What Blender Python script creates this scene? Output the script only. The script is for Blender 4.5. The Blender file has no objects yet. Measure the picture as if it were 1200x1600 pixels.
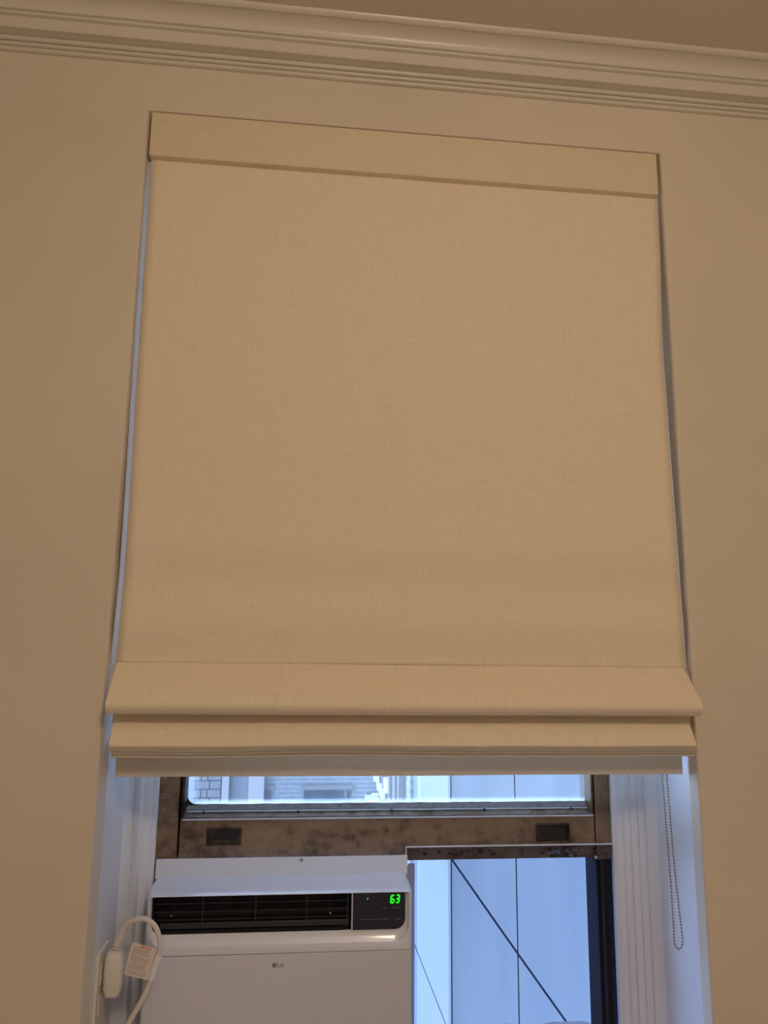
import bpy, bmesh, math, random
from mathutils import Vector, Matrix
random.seed(7)
S = bpy.context.scene
COL = S.collection

# ---------------------------------------------------------------- camera
F_PX, PITCH, YAW, ROLL = 1200.0, 0.1861076, 0.1074595, 0.0113714
CAM = Vector((0.0, -1.30, 1.60))
fwd = Vector((math.sin(YAW)*math.cos(PITCH), math.cos(YAW)*math.cos(PITCH), math.sin(PITCH)))
r0 = fwd.cross(Vector((0, 0, 1))).normalized(); u0 = r0.cross(fwd)
rgt = r0*math.cos(ROLL) + u0*math.sin(ROLL)
up = -r0*math.sin(ROLL) + u0*math.cos(ROLL)
cd = bpy.data.cameras.new('camera'); cam = bpy.data.objects.new('camera', cd); COL.objects.link(cam)
cam.matrix_world = Matrix(((rgt.x, up.x, -fwd.x, CAM.x), (rgt.y, up.y, -fwd.y, CAM.y),
                           (rgt.z, up.z, -fwd.z, CAM.z), (0, 0, 0, 1)))
cd.sensor_fit = 'VERTICAL'; cd.sensor_height = 36.0; cd.lens = 36.0*F_PX/1600.0
cd.clip_start = 0.02; cd.clip_end = 200
S.camera = cam

def P(px, py, y):
    """photo pixel (1200x1600) -> world point on the plane at depth y"""
    d = fwd*F_PX + rgt*(px-600) - up*(py-800)
    return CAM + d*((y-CAM.y)/d.y)

# ---------------------------------------------------------------- world and lights
w = bpy.data.worlds.new('sky'); S.world = w; w.use_nodes = True
bg = w.node_tree.nodes['Background']
bg.inputs[0].default_value = (0.44, 0.645, 1.0, 1); bg.inputs[1].default_value = 8.5

d1 = bpy.data.lights.new('ceiling_lamp_light', 'POINT'); d1.shadow_soft_size = 0.10
d1.color = (1.0, 0.80, 0.60); d1.energy = 26.0
L1 = bpy.data.objects.new('ceiling_lamp_light', d1); COL.objects.link(L1); L1.location = (0.34, -1.72, 2.44)

d2 = bpy.data.lights.new('cool_floor_fill', 'AREA'); d2.shape = 'RECTANGLE'; d2.size = 1.1; d2.size_y = 0.7  # added cool fill from behind the camera, aimed at the floor for bounce
d2.color = (0.62, 0.78, 1.0); d2.energy = 5.5
L2 = bpy.data.objects.new('cool_floor_fill', d2); COL.objects.link(L2)
L2.location = (0.3, -3.36, 0.95); L2.rotation_euler = (Vector((0.0, 1.0, -0.75))).to_track_quat('-Z', 'Y').to_euler()

S.view_settings.view_transform = 'Standard'; S.view_settings.look = 'None'
S.view_settings.gamma = 1.0; S.view_settings.use_curve_mapping = False
S.view_settings.exposure = 0.0

# ---------------------------------------------------------------- materials
def mat(name, col, rough=0.5, metal=0.0, spec=0.5, coat=0.0, emis=None, estr=1.0):
    m = bpy.data.materials.new(name); m.use_nodes = True
    b = m.node_tree.nodes['Principled BSDF']
    b.inputs['Base Color'].default_value = (*col, 1)
    b.inputs['Roughness'].default_value = rough; b.inputs['Metallic'].default_value = metal
    b.inputs['Specular IOR Level'].default_value = spec
    b.inputs['Coat Weight'].default_value = coat; b.inputs['Coat Roughness'].default_value = 0.08
    if emis:
        b.inputs['Emission Color'].default_value = (*emis, 1); b.inputs['Emission Strength'].default_value = estr
    return m
def nd(m, t, **kw):
    n = m.node_tree.nodes.new(t)
    for k, v in kw.items(): setattr(n, k, v)
    return n
def lk(m, a, b): m.node_tree.links.new(a, b)
def mapping(m, scale=(1, 1, 1)):
    t = nd(m, 'ShaderNodeTexCoord'); mp = nd(m, 'ShaderNodeMapping')
    mp.inputs['Scale'].default_value = scale; lk(m, t.outputs['Object'], mp.inputs[0]); return mp.outputs[0]
def noise(m, scale, detail=4, vec=None, rough=0.55):
    n = nd(m, 'ShaderNodeTexNoise'); n.inputs['Scale'].default_value = scale
    n.inputs['Detail'].default_value = detail; n.inputs['Roughness'].default_value = rough
    lk(m, vec if vec else mapping(m), n.inputs['Vector']); return n.outputs['Fac']
def ramp(m, fac, stops):
    r = nd(m, 'ShaderNodeValToRGB'); e = r.color_ramp.elements
    while len(e) < len(stops): e.new(0.5)
    for q, (p, c) in zip(e, stops): q.position = p; q.color = (*c, 1) if len(c) == 3 else c
    lk(m, fac, r.inputs[0]); return r.outputs[0]
def bump(m, fac, strength, dist):
    b = nd(m, 'ShaderNodeBump'); b.inputs['Strength'].default_value = strength; b.inputs['Distance'].default_value = dist
    lk(m, fac, b.inputs['Height']); lk(m, b.outputs[0], m.node_tree.nodes['Principled BSDF'].inputs['Normal'])
def setcol(m, out): lk(m, out, m.node_tree.nodes['Principled BSDF'].inputs['Base Color'])

M = {}
def paint(name, c, rough, bs=0.25, spec=0.4, sc=2.2, dd=0.0025):
    m = mat(name, c, rough, spec=spec)
    f = noise(m, sc, 3)
    c2 = tuple(v*0.93 for v in c)
    setcol(m, ramp(m, f, [(0.35, c2), (0.65, c)]))
    bump(m, noise(m, 22, 5), bs, dd); return m
M['wall'] = paint('wall_paint', (0.76, 0.665, 0.53), 0.55)
M['ceil'] = paint('ceiling_paint', (0.70, 0.62, 0.51), 0.7)
M['trim'] = paint('glossy_trim_paint', (0.74, 0.68, 0.57), 0.30, 0.35, 0.4, dd=0.0015)
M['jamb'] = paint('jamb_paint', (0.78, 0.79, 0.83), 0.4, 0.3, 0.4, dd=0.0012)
M['floor'] = mat('pale_floor', (0.55, 0.54, 0.55), 0.5)
setcol(M['floor'], ramp(M['floor'], noise(M['floor'], 3, 6, mapping(M['floor'], (14, 1, 1))), [(0.3, (0.50, 0.49, 0.50)), (0.7, (0.60, 0.59, 0.60))]))

def fabric(name, c):
    m = mat(name, c, 0.9, spec=0.15)
    b = m.node_tree.nodes['Principled BSDF']; b.inputs['Sheen Weight'].default_value = 0.15
    v = nd(m, 'ShaderNodeTexCoord').outputs['Object']
    def thread(sx, sz):
        mp = nd(m, 'ShaderNodeMapping'); mp.inputs['Scale'].default_value = (sx, 1, sz)
        lk(m, v, mp.inputs[0]); return noise(m, 1.0, 3, mp.outputs[0], 0.7)
    h = thread(18, 900); k = thread(900, 18)
    a = nd(m, 'ShaderNodeMath', operation='ADD'); lk(m, h, a.inputs[0]); lk(m, k, a.inputs[1])
    s = nd(m, 'ShaderNodeMath', operation='MULTIPLY'); lk(m, a.outputs[0], s.inputs[0]); s.inputs[1].default_value = 0.5
    lo = tuple(x*0.88 for x in c); hi = tuple(min(1, x*1.05) for x in c)
    setcol(m, ramp(m, s.outputs[0], [(0.36, lo), (0.64, hi)]))
    bump(m, s.outputs[0], 0.35, 0.0012); return m
M['fabric'] = fabric('linen_fabric', (0.91, 0.785, 0.60))
M['lining'] = mat('white_lining', (0.85, 0.85, 0.86), 0.9, spec=0.1)
_t = nd(M['lining'], 'ShaderNodeBsdfTranslucent'); _t.inputs[0].default_value = (0.9, 0.92, 0.95, 1)
_m = nd(M['lining'], 'ShaderNodeMixShader'); _m.inputs[0].default_value = 0.65
lk(M['lining'], M['lining'].node_tree.nodes['Principled BSDF'].outputs[0], _m.inputs[1]); lk(M['lining'], _t.outputs[0], _m.inputs[2])
lk(M['lining'], _m.outputs[0], M['lining'].node_tree.nodes['Material Output'].inputs[0])
M['fabric_thin'] = fabric('linen_fabric_thin', (0.88, 0.78, 0.62))
_t = nd(M['fabric_thin'], 'ShaderNodeBsdfTranslucent'); _t.inputs[0].default_value = (0.9, 0.86, 0.80, 1)
_m = nd(M['fabric_thin'], 'ShaderNodeMixShader'); _m.inputs[0].default_value = 0.17
lk(M['fabric_thin'], M['fabric_thin'].node_tree.nodes['Principled BSDF'].outputs[0], _m.inputs[1]); lk(M['fabric_thin'], _t.outputs[0], _m.inputs[2])
lk(M['fabric_thin'], _m.outputs[0], M['fabric_thin'].node_tree.nodes['Material Output'].inputs[0])
M['fabric_band'] = fabric('linen_headrail_fabric', (0.84, 0.71, 0.52))

def bronze(name, stops, rough=0.45, metal=0.55):
    m = mat(name, (0.2, 0.13, 0.08), rough, metal)
    f = noise(m, 9, 8, mapping(m, (1, 1, 1.6)), 0.68)
    g = noise(m, 60, 5)
    mx = nd(m, 'ShaderNodeMath', operation='MULTIPLY_ADD'); lk(m, g, mx.inputs[0]); mx.inputs[1].default_value = 0.35; 
    ad = nd(m, 'ShaderNodeMath', operation='MULTIPLY'); lk(m, f, ad.inputs[0]); ad.inputs[1].default_value = 0.65
    lk(m, ad.outputs[0], mx.inputs[2])
    setcol(m, ramp(m, mx.outputs[0], stops))
    lk(m, ramp(m, g, [(0.3, (0.35,)*3), (0.7, (0.62,)*3)]), m.node_tree.nodes['Principled BSDF'].inputs['Roughness'])
    bump(m, g, 0.3, 0.001); return m
M['bronze'] = bronze('tarnished_bronze', [(0.34, (0.025, 0.018, 0.016)), (0.42, (0.14, 0.095, 0.062)), (0.50, (0.25, 0.17, 0.108)), (0.64, (0.34, 0.235, 0.15))])
M['bronze_dark'] = bronze('blackened_bronze', [(0.40, (0.008, 0.008, 0.012)), (0.50, (0.05, 0.034, 0.024)), (0.62, (0.12, 0.08, 0.05))])
M['track'] = mat('dark_track_metal', (0.005, 0.007, 0.014), 0.9, spec=0.06)
M['bead_metal'] = bronze('worn_glazing_bead', [(0.36, (0.05, 0.035, 0.028)), (0.46, (0.20, 0.14, 0.10)), (0.60, (0.38, 0.31, 0.25))], metal=0.3)
M['putty'] = bronze('grey_putty', [(0.36, (0.10, 0.09, 0.09)), (0.46, (0.24, 0.24, 0.26)), (0.6, (0.30, 0.31, 0.34))], metal=0.0)
M['verdigris'] = mat('verdigris', (0.22, 0.28, 0.32), 0.8)
M['plastic'] = mat('white_plastic', (0.74, 0.77, 0.86), 0.34, spec=0.5, coat=0.45)
M['plastic_matte'] = mat('white_plastic_matte', (0.64, 0.64, 0.70), 0.42)
M['bracket'] = mat('painted_steel_white', (0.70, 0.74, 0.82), 0.4)
M['cream_plastic'] = mat('cream_plastic', (0.76, 0.71, 0.62), 0.35)
M['cord'] = mat('white_cord_vinyl', (0.74, 0.69, 0.64), 0.4)
M['black'] = mat('black_plastic', (0.012, 0.012, 0.016), 0.35)
M['cavity'] = mat('dark_cavity_plastic', (0.010, 0.010, 0.012), 0.7)
M['slat'] = mat('dark_grey_slat_plastic', (0.022, 0.024, 0.034), 0.4)
M['panel_gloss'] = mat('gloss_black_control_panel', (0.009, 0.010, 0.032), 0.25, coat=0.3)
M['green'] = mat('green_led', (0.0, 0.3, 0.0), 0.5, emis=(0.01, 1.0, 0.01), estr=1.0)
M['led'] = mat('small_green_led', (0.1, 0.3, 0.1), 0.5, emis=(0.25, 0.8, 0.35), estr=0.6)
M['grey_print'] = mat('grey_print', (0.22, 0.19, 0.20), 0.6)
M['tag'] = mat('tag_paper', (0.80, 0.72, 0.66), 0.7)
M['tag_white'] = mat('tag_sleeve_film', (0.88, 0.87, 0.90), 0.35)
M['red_print'] = mat('red_print', (0.75, 0.30, 0.22), 0.7)
M['tag_print'] = mat('tag_print', (0.38, 0.33, 0.30), 0.7)
M['chrome'] = mat('screw_metal', (0.45, 0.46, 0.5), 0.3, 0.9)
M['screw_pale'] = mat('pale_screw', (0.42, 0.45, 0.52), 0.4, 0.3)
M['chain'] = mat('ball_chain_metal', (0.30, 0.27, 0.25), 0.4, 0.6)
M['dirt_screw'] = mat('dark_screw', (0.03, 0.02, 0.02), 0.6)
M['cable'] = mat('dark_cable', (0.004, 0.006, 0.012), 0.9, spec=0.05)
M['edge'] = mat('sawn_acrylic_edge', (0.72, 0.74, 0.80), 0.6)

def clear(name, tint, gloss=0.06, rough=0.02, dirt=None):
    m = bpy.data.materials.new(name); m.use_nodes = True; nt = m.node_tree
    nt.nodes.remove(nt.nodes['Principled BSDF'])
    tr = nd(m, 'ShaderNodeBsdfTransparent'); tr.inputs[0].default_value = (*tint, 1)
    gl = nd(m, 'ShaderNodeBsdfGlossy'); gl.inputs['Roughness'].default_value = rough
    fr = nd(m, 'ShaderNodeFresnel'); fr.inputs[0].default_value = 1.3
    mx = nd(m, 'ShaderNodeMixShader'); lk(m, fr.outputs[0], mx.inputs[0]); lk(m, tr.outputs[0], mx.inputs[1]); lk(m, gl.outputs[0], mx.inputs[2])
    out = mx.outputs[0]
    if dirt:
        tl = nd(m, 'ShaderNodeBsdfTranslucent'); tl.inputs[0].default_value = (0.92, 0.94, 0.97, 1)
        f = dirt(m); m2 = nd(m, 'ShaderNodeMixShader'); lk(m, f, m2.inputs[0]); lk(m, out, m2.inputs[1]); lk(m, tl.outputs[0], m2.inputs[2])
        out = m2.outputs[0]
    lk(m, out, nt.nodes['Material Output'].inputs[0]); return m
M['acrylic'] = clear('clear_acrylic', (0.84, 0.86, 0.93))
GX0, GX1, GZ0 = -0.198, 0.575, 1.322       # glass limits
def pane_dirt(m):
    sx = nd(m, 'ShaderNodeSeparateXYZ'); lk(m, nd(m, 'ShaderNodeTexCoord').outputs['Object'], sx.inputs[0])
    def edge(sock, a, b):
        r = nd(m, 'ShaderNodeMapRange'); r.interpolation_type = 'SMOOTHSTEP'
        r.inputs[1].default_value = a; r.inputs[2].default_value = b; r.inputs[3].default_value = 0.30; r.inputs[4].default_value = 0.0
        lk(m, sock, r.inputs[0]); return r.outputs[0]
    a = edge(sx.outputs[2], GZ0+0.0005, GZ0+0.011); b = edge(sx.outputs[0], GX0+0.001, GX0+0.022)
    c = nd(m, 'ShaderNodeMath', operation='MAXIMUM'); lk(m, a, c.inputs[0]); lk(m, b, c.inputs[1])
    n = noise(m, 25, 5, mapping(m, (1, 1, 0.5)))
    d = nd(m, 'ShaderNodeMath', operation='MULTIPLY_ADD'); lk(m, n, d.inputs[0]); d.inputs[1].default_value = 0.06; lk(m, c.outputs[0], d.inputs[2])
    return d.outputs[0]
M['dusty_glass'] = clear('dusty_glass', (0.97, 0.98, 1.0), dirt=pane_dirt)

M['panel'] = mat('pale_cladding', (0.66, 0.68, 0.70), 0.6)
setcol(M['panel'], ramp(M['panel'], noise(M['panel'], 1.2, 4, mapping(M['panel'], (5, 1, 0.5))), [(0.3, (0.071, 0.078, 0.089)), (0.7, (0.088, 0.093, 0.098))]))
M['panel_bright'] = mat('white_cladding', (0.165, 0.178, 0.178), 0.6)
M['joint'] = mat('dark_joint', (0.10, 0.12, 0.16), 0.9)
M['stone'] = mat('grey_stone', (0.115, 0.11, 0.105), 0.9)
M['stone2'] = mat('grey_stone_cooler', (0.095, 0.097, 0.10), 0.9)
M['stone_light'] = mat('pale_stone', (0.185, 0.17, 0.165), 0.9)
M['stone_shade'] = mat('shaded_grey_stone', (0.09, 0.093, 0.098), 0.95)  # shade on the middle pilaster put into the colour; also dims the wing wall
M['ledge'] = mat('pale_ledge', (0.42, 0.44, 0.42), 0.7)
M['dark_glass'] = mat('dark_window_glass', (0.012, 0.022, 0.035), 0.6)
def brick(name, c1, c2, cm, sc=1.0):
    m = mat(name, c1, 0.9); t = nd(m, 'ShaderNodeTexBrick')
    t.inputs['Color1'].default_value = (*c1, 1); t.inputs['Color2'].default_value = (*c2, 1); t.inputs['Mortar'].default_value = (*cm, 1)
    t.inputs['Scale'].default_value = 1.0; t.inputs['Mortar Size'].default_value = 0.010*sc
    t.inputs['Brick Width'].default_value = 0.22*sc; t.inputs['Row Height'].default_value = 0.075*sc
    tc = nd(m, 'ShaderNodeTexCoord'); sp = nd(m, 'ShaderNodeSeparateXYZ'); lk(m, tc.outputs['Object'], sp.inputs[0])
    a = nd(m, 'ShaderNodeMath', operation='ADD'); lk(m, sp.outputs[0], a.inputs[0]); lk(m, sp.outputs[1], a.inputs[1])
    cb = nd(m, 'ShaderNodeCombineXYZ'); lk(m, a.outputs[0], cb.inputs[0]); lk(m, sp.outputs[2], cb.inputs[1])
    lk(m, cb.outputs[0], t.inputs[0]); setcol(m, t.outputs[0]); return m
M['brick'] = brick('grey_brick', (0.125, 0.135, 0.14), (0.095, 0.105, 0.115), (0.19, 0.195, 0.195), 1.1)
M['brick_pale'] = brick('pale_brick', (0.20, 0.21, 0.215), (0.17, 0.18, 0.19), (0.11, 0.12, 0.13), 0.8)
M['asphalt'] = mat('asphalt', (0.12, 0.12, 0.13), 0.9)

# ---------------------------------------------------------------- mesh helpers
def obj(name, bm, m=None, parent=None, smooth=False):
    me = bpy.data.meshes.new(name)
    bmesh.ops.recalc_face_normals(bm, faces=bm.faces)
    bm.to_mesh(me); bm.free()
    o = bpy.data.objects.new(name, me); COL.objects.link(o)
    if m is not None:
        for q in (m if isinstance(m, list) else [m]): me.materials.append(q)
    if smooth:
        for p in me.polygons: p.use_smooth = True
        try: me.set_sharp_from_angle(angle=math.radians(38))
        except Exception: pass
    if parent: o.parent = parent; o.matrix_parent_inverse = parent.matrix_world.inverted()
    return o
def empty(name, loc):
    o = bpy.data.objects.new(name, None); COL.objects.link(o); o.location = loc
    o.matrix_world = Matrix.Translation(loc); o.empty_display_size = 0.05
    return o
def tag(o, label, cat, group=None, kind=None):
    o['label'] = label; o['category'] = cat
    if group: o['group'] = group
    if kind: o['kind'] = kind
    return o
def struct(o): o['kind'] = 'structure'; return o
def box(x0, x1, y0, y1, z0, z1, bevel=0, bm=None, seg=2):
    b = bm or bmesh.new()
    vs = [b.verts.new((x, y, z)) for x in (x0, x1) for y in (y0, y1) for z in (z0, z1)]
    f = [(0, 1, 3, 2), (4, 6, 7, 5), (0, 4, 5, 1), (2, 3, 7, 6), (0, 2, 6, 4), (1, 5, 7, 3)]
    fs = [b.faces.new([vs[i] for i in q]) for q in f]
    if bevel:
        es = list({e for q in fs for e in q.edges})
        bmesh.ops.bevel(b, geom=es, offset=bevel, segments=seg, profile=0.5, affect='EDGES')
    return b
def loft(loops, cap0=True, cap1=True, closed=True, bm=None):
    b = bm or bmesh.new(); R = [[b.verts.new(p) for p in L] for L in loops]
    n = len(R[0])
    for A, B in zip(R, R[1:]):
        for i in range(n if closed else n-1):
            j = (i+1) % n
            b.faces.new((A[i], A[j], B[j], B[i]))
    if cap0: b.faces.new(R[0])
    if cap1: b.faces.new(list(reversed(R[-1])))
    return b
def prism_z(poly, z0, z1, bm=None): return loft([[(x, y, z0) for x, y in poly], [(x, y, z1) for x, y in poly]], bm=bm)
def rr(x0, x1, z0, z1, y, rb, rt, n=7):
    """rounded rectangle loop in a plane of constant y; rb/rt bottom and top corner radii"""
    L = []
    for cx, cz, r, a0 in ((x1-rb, z0+rb, rb, -90), (x1-rt, z1-rt, rt, 0), (x0+rt, z1-rt, rt, 90), (x0+rb, z0+rb, rb, 180)):
        for k in range(n):
            a = math.radians(a0+90*k/(n-1)); L.append((cx+r*math.cos(a), y, cz+r*math.sin(a)))
    return L
def tube(pts, r, n=10, bm=None, caps=True):
    pts = [Vector(p) for p in pts]; loops = []
    t0 = (pts[1]-pts[0]).normalized(); ref = Vector((0, 1, 0)) if abs(t0.y) < 0.9 else Vector((1, 0, 0))
    N = (ref - t0*ref.dot(t0)).normalized()
    for i, p in enumerate(pts):
        t = (pts[min(i+1, len(pts)-1)]-pts[max(i-1, 0)]).normalized()
        N = (N - t*N.dot(t)).normalized(); B = t.cross(N); rad = r[i] if isinstance(r, (list, tuple)) else r
        loops.append([p + (N*math.cos(2*math.pi*k/n) + B*math.sin(2*math.pi*k/n))*rad for k in range(n)])
    return loft(loops, caps, caps, bm=bm)
def spline(pts, n=8):
    pts = [Vector(p) for p in pts]; q = [pts[0]]+pts+[pts[-1]]; out = []
    for i in range(1, len(q)-2):
        a, b, c, d = q[i-1:i+3]
        for k in range(n):
            t = k/n
            out.append(0.5*((2*b)+(c-a)*t+(2*a-5*b+4*c-d)*t*t+(3*b-a-3*c+d)*t*t*t))
    return out+[pts[-1]]
def disc_y(cx, cz, y0, y1, r, n=16, bm=None):
    return loft([[(cx+r*math.cos(2*math.pi*k/n), y, cz+r*math.sin(2*math.pi*k/n)) for k in range(n)] for y in (y0, y1)], bm=bm)

# ================================================================ room shell
OX0, OX1, OZ0, OZ1 = -0.305, 0.683, 0.80, 2.588      # window opening in the wall face
H = 2.762
RX0, RX1, RY0 = -1.7, 2.3, -3.4
WT = 0.34
# window wall: one mesh with the opening cut out, softly rounded reveal corner
def ring(y, k=0.0, outer=False, lx=0.0):
    if outer: return [(RX0-0.2, y, -0.0), (RX1+0.2, y, -0.0), (RX1+0.2, y, H+0.15), (RX0-0.2, y, H+0.15)]
    gl, gr, gt = .0045*k-lx, .0045*k, .002*k
    return [(OX0-gl, y, OZ0-gt), (OX1+gr, y, OZ0-gt), (OX1+gr, y, OZ1+gt), (OX0-gl, y, OZ1+gt)]
cr = [ring(.0065*(1-math.cos(math.radians(a))), 1-math.sin(math.radians(a))) for a in (15, 30, 45, 60, 75, 90)]
bm = loft([ring(WT, 0, True), ring(0, 0, True), ring(0, 1)]+cr+[ring(.032, lx=.0065), ring(WT, lx=.0065)], False, False)
bm.verts.ensure_lookup_table(); v = list(bm.verts)
for i in range(4): bm.faces.new((v[i], v[(i+1) % 4], v[40+(i+1) % 4], v[40+i]))
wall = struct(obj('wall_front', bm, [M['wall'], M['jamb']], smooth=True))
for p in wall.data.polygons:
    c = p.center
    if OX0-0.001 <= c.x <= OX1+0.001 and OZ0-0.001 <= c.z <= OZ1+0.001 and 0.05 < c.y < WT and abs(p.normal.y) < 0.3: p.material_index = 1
struct(obj('ceiling', box(RX0-0.2, RX1+0.2, RY0-0.2, -0.0005, H, H+0.15), M['ceil']))
struct(obj('floor', box(RX0-0.2, RX1+0.2, RY0-0.2, -0.0005, -0.12, 0), M['floor']))
struct(obj('wall_left', box(RX0-0.15, RX0, RY0, -0.0005, 0, H), M['wall']))
struct(obj('wall_right', box(RX1, RX1+0.15, RY0, -0.0005, 0, H), M['wall']))
struct(obj('wall_back', box(RX0-0.15, RX1+0.15, RY0-0.15, RY0, 0, H), M['wall']))
struct(obj('baseboard_front', box(RX0, RX1, -0.018, 0, 0, 0.13, 0.004), M['trim']))

w2 = struct(empty('added_window', (0.3, RY0, 0.95)))  # unseen window frame, added only to go with the cool fill light
obj('added_window_frame', box(-0.35, 0.95, RY0, RY0+.02, 0.55, 1.35, .004), M['trim'], w2)
# crown moulding (profile from wall up to the ceiling)
def arc(cy, cz, r, a0, a1, n=7): return [(cy+r*math.cos(math.radians(a0+(a1-a0)*k/(n-1))), cz+r*math.sin(math.radians(a0+(a1-a0)*k/(n-1)))) for k in range(n)]
prof = [(0.0, 2.6845), (-0.004, 2.6845)] + arc(-0.005, 2.6885, 0.0038, 260, 100, 6) + [(-0.0075, 2.6925)] \
     + arc(-0.0095, 2.6960, 0.0034, 260, 95, 6) + [(-0.013, 2.6985)] + arc(-0.0150, 2.7025, 0.0042, 265, 90, 6) + [(-0.0170, 2.7075)] \
     + [(-0.036, 2.7060), (-0.0375, 2.7075), (-0.0385, 2.7265), (-0.0415, 2.7275)] + arc(-0.0435, 2.7305, 0.0032, 260, 100, 6) \
     + [(-0.0465, 2.7335), (-0.0495, 2.7345)] + [(-0.0505, 2.7400), (-0.0530, 2.7452), (-0.0570, 2.7495), (-0.0625, 2.7526), (-0.0690, 2.7545)] \
     + [(-0.0755, 2.7553), (-0.0765, 2.7545), (-0.0805, 2.7556), (-0.0840, 2.7585), (-0.0853, H), (0.0, H)]
nx = 90; loops = []
for i in range(nx+1):
    x = RX0+(RX1-RX0)*i/nx; j = random.uniform(-0.0006, 0.0006); k = random.uniform(-0.0005, 0.0005)
    loops.append([(x, y+(j if idx > len(prof)-7 and y < -0.01 else 0), z+(k if 0 < idx < 4 or len(prof)-6 < idx < len(prof)-2 else 0)) for idx, (y, z) in enumerate(prof)])
struct(obj('trim_1', loft(loops), M['trim'], smooth=True))

# ================================================================ reveal mouldings beside the sash
def col_xy(px, row, y): q = P(px, row, y); return (q.x, y)
SY = 0.23                                  # plane of the sash face
ROW = 1340
lp = [(OX0, 0.175), (-0.2985, 0.180), (-0.292, 0.188)] + [col_xy(a, ROW, b) for a, b in ((204, 0.197), (208, 0.192), (213, 0.190), (217, 0.196), (219, 0.203), (228, 0.204), (231, 0.206), (233, 0.2105), (236, 0.210), (240, 0.211), (242.5, 0.216))] + [(-0.2485, 0.2295), (-0.2485, 0.30), (OX0, 0.30)]
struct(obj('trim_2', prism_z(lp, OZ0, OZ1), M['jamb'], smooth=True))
rp = [(OX1, 0.165)] + [col_xy(a, ROW, b) for a, b in ((1019, 0.180), (1013, 0.184), (1010, 0.192), (1001, 0.190), (998, 0.197), (989, 0.196), (986, 0.204), (978, 0.203), (974, 0.210), (966, 0.209), (962, 0.214), (958.5, 0.217))] + [(0.6175, 0.2295), (0.6175, 0.30), (OX1, 0.30)]
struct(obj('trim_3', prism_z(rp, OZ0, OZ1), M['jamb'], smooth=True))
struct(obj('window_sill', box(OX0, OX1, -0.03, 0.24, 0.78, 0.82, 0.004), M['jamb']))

# ================================================================ window
win = struct(empty('window_1', ((OX0+OX1)/2, SY, 0.82)))
SX0, SX1 = -0.2065, 0.5850                 # sash
RZ0, RZ1 = 1.2225, 1.3020                  # bottom rail of the raised sash
# outer frame stiles
obj('frame_stile', box(-0.2485, -0.2105, SY, 0.30, 0.82, OZ1, 0.001), M['bronze'], win)
obj('frame_stile', box(0.5872, 0.6175, SY, 0.30, RZ0-0.004, OZ1, 0.001), M['bronze'], win)
obj('frame_head', box(-0.2485, 0.6175, SY, 0.30, 2.545, OZ1, 0.001), M['bronze'], win)
for a_, b_ in ((-0.2485, -0.2035), (0.5835, 0.6175)):
    obj('parting_stop', box(a_, b_, 0.2765, 0.2995, RZ0, OZ1-.001, 0.0005), M['bronze_dark'], win)
tr = obj('frame_track', box(0.5895, 0.6175, 0.245, 0.30, 0.82, RZ0-0.004, 0.001), M['track'], win)
obj('track_rib', box(0.5990, 0.6015, 0.236, 0.246, 0.82, RZ0-0.004, 0.0006), M['slat'], tr)
obj('track_rib', box(0.6130, 0.6175, 0.232, 0.246, 0.82, RZ0-0.004, 0.0006), M['track'], tr)
obj('track_rib', box(0.5895, 0.5925, 0.240, 0.246, 0.82, RZ0-0.004, 0.001), M['track'], tr)
obj('frame_sill', box(-0.2485, 0.6175, 0.245, 0.30, 0.82, 0.86, 0.001), M['track'], win)
for zz in (1.375, 1.345, 1.318):
    obj('nail_head', disc_y(-0.2375, zz, SY-0.0012, SY+0.001, 0.0016, 8), M['chrome'], win)
# sash
sash = empty('sash', ((SX0+SX1)/2, SY, RZ0)); sash.parent = win; sash.matrix_parent_inverse = win.matrix_world.inverted()
def rail():
    # bottom rail with two rectangular recesses for the lift handles
    return box(SX0, SX1, SY+0.001, 0.275, RZ0, RZ1, 0.0012)
obj('bottom_rail', rail(), M['bronze'], sash)
obj('sash_stile', box(SX0, -0.2025, SY+0.001, 0.275, RZ1, 2.54, 0.0006), M['bronze_dark'], sash)
obj('sash_stile', box(0.5825, SX1, SY+0.001, 0.275, RZ1, 2.54, 0.0006), M['bronze_dark'], sash)
# glazing beads: sloping strips round the pane
def bead(poly3, m): return obj('glazing_bead', loft(poly3), m, sash)
yb0, yb1 = SY+0.001, 0.252
def strip(name, x0, x1, prof_, m, jit=0.0):
    L = []
    for k in range(71):
        x = x0+(x1-x0)*k/70; jj = random.uniform(-jit, jit)
        L.append([(x, y+jj, z+jj) for y, z in prof_])
    return obj(name, loft(L), m, sash, smooth=False)
strip('putty_line', GX0-.003, GX1+.003, [(0.2485, 1.3115), (0.2485, 1.3140), (0.2520, GZ0+.001), (0.2525, 1.3115)], M['putty'], .0004)
strip('bead_edge', SX0+.010, SX1-.008, [(0.2435, 1.3103), (0.2430, 1.3112), (0.2440, 1.3122), (0.2475, 1.3122)], M['edge'], .00025)
strip('glazing_bead', SX0+.005, SX1-.003, [(yb0+.001, 1.3022), (yb0+.001, 1.3035), (0.2440, 1.3085), (0.2480, 1.3118), (0.2485, 1.3022)], M['bead_metal'], .0002)
bead([[(-0.2030, yb0, RZ1), (-0.2010, yb0+.002, RZ1+.004), (GX0, yb1, GZ0), (-0.2030, yb1+.01, RZ1)],
      [(-0.2030, yb0, 2.54), (-0.2010, yb0+.002, 2.54), (GX0, yb1, 2.54), (-0.2030, yb1+.01, 2.54)]], M['bronze_dark'])
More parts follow.
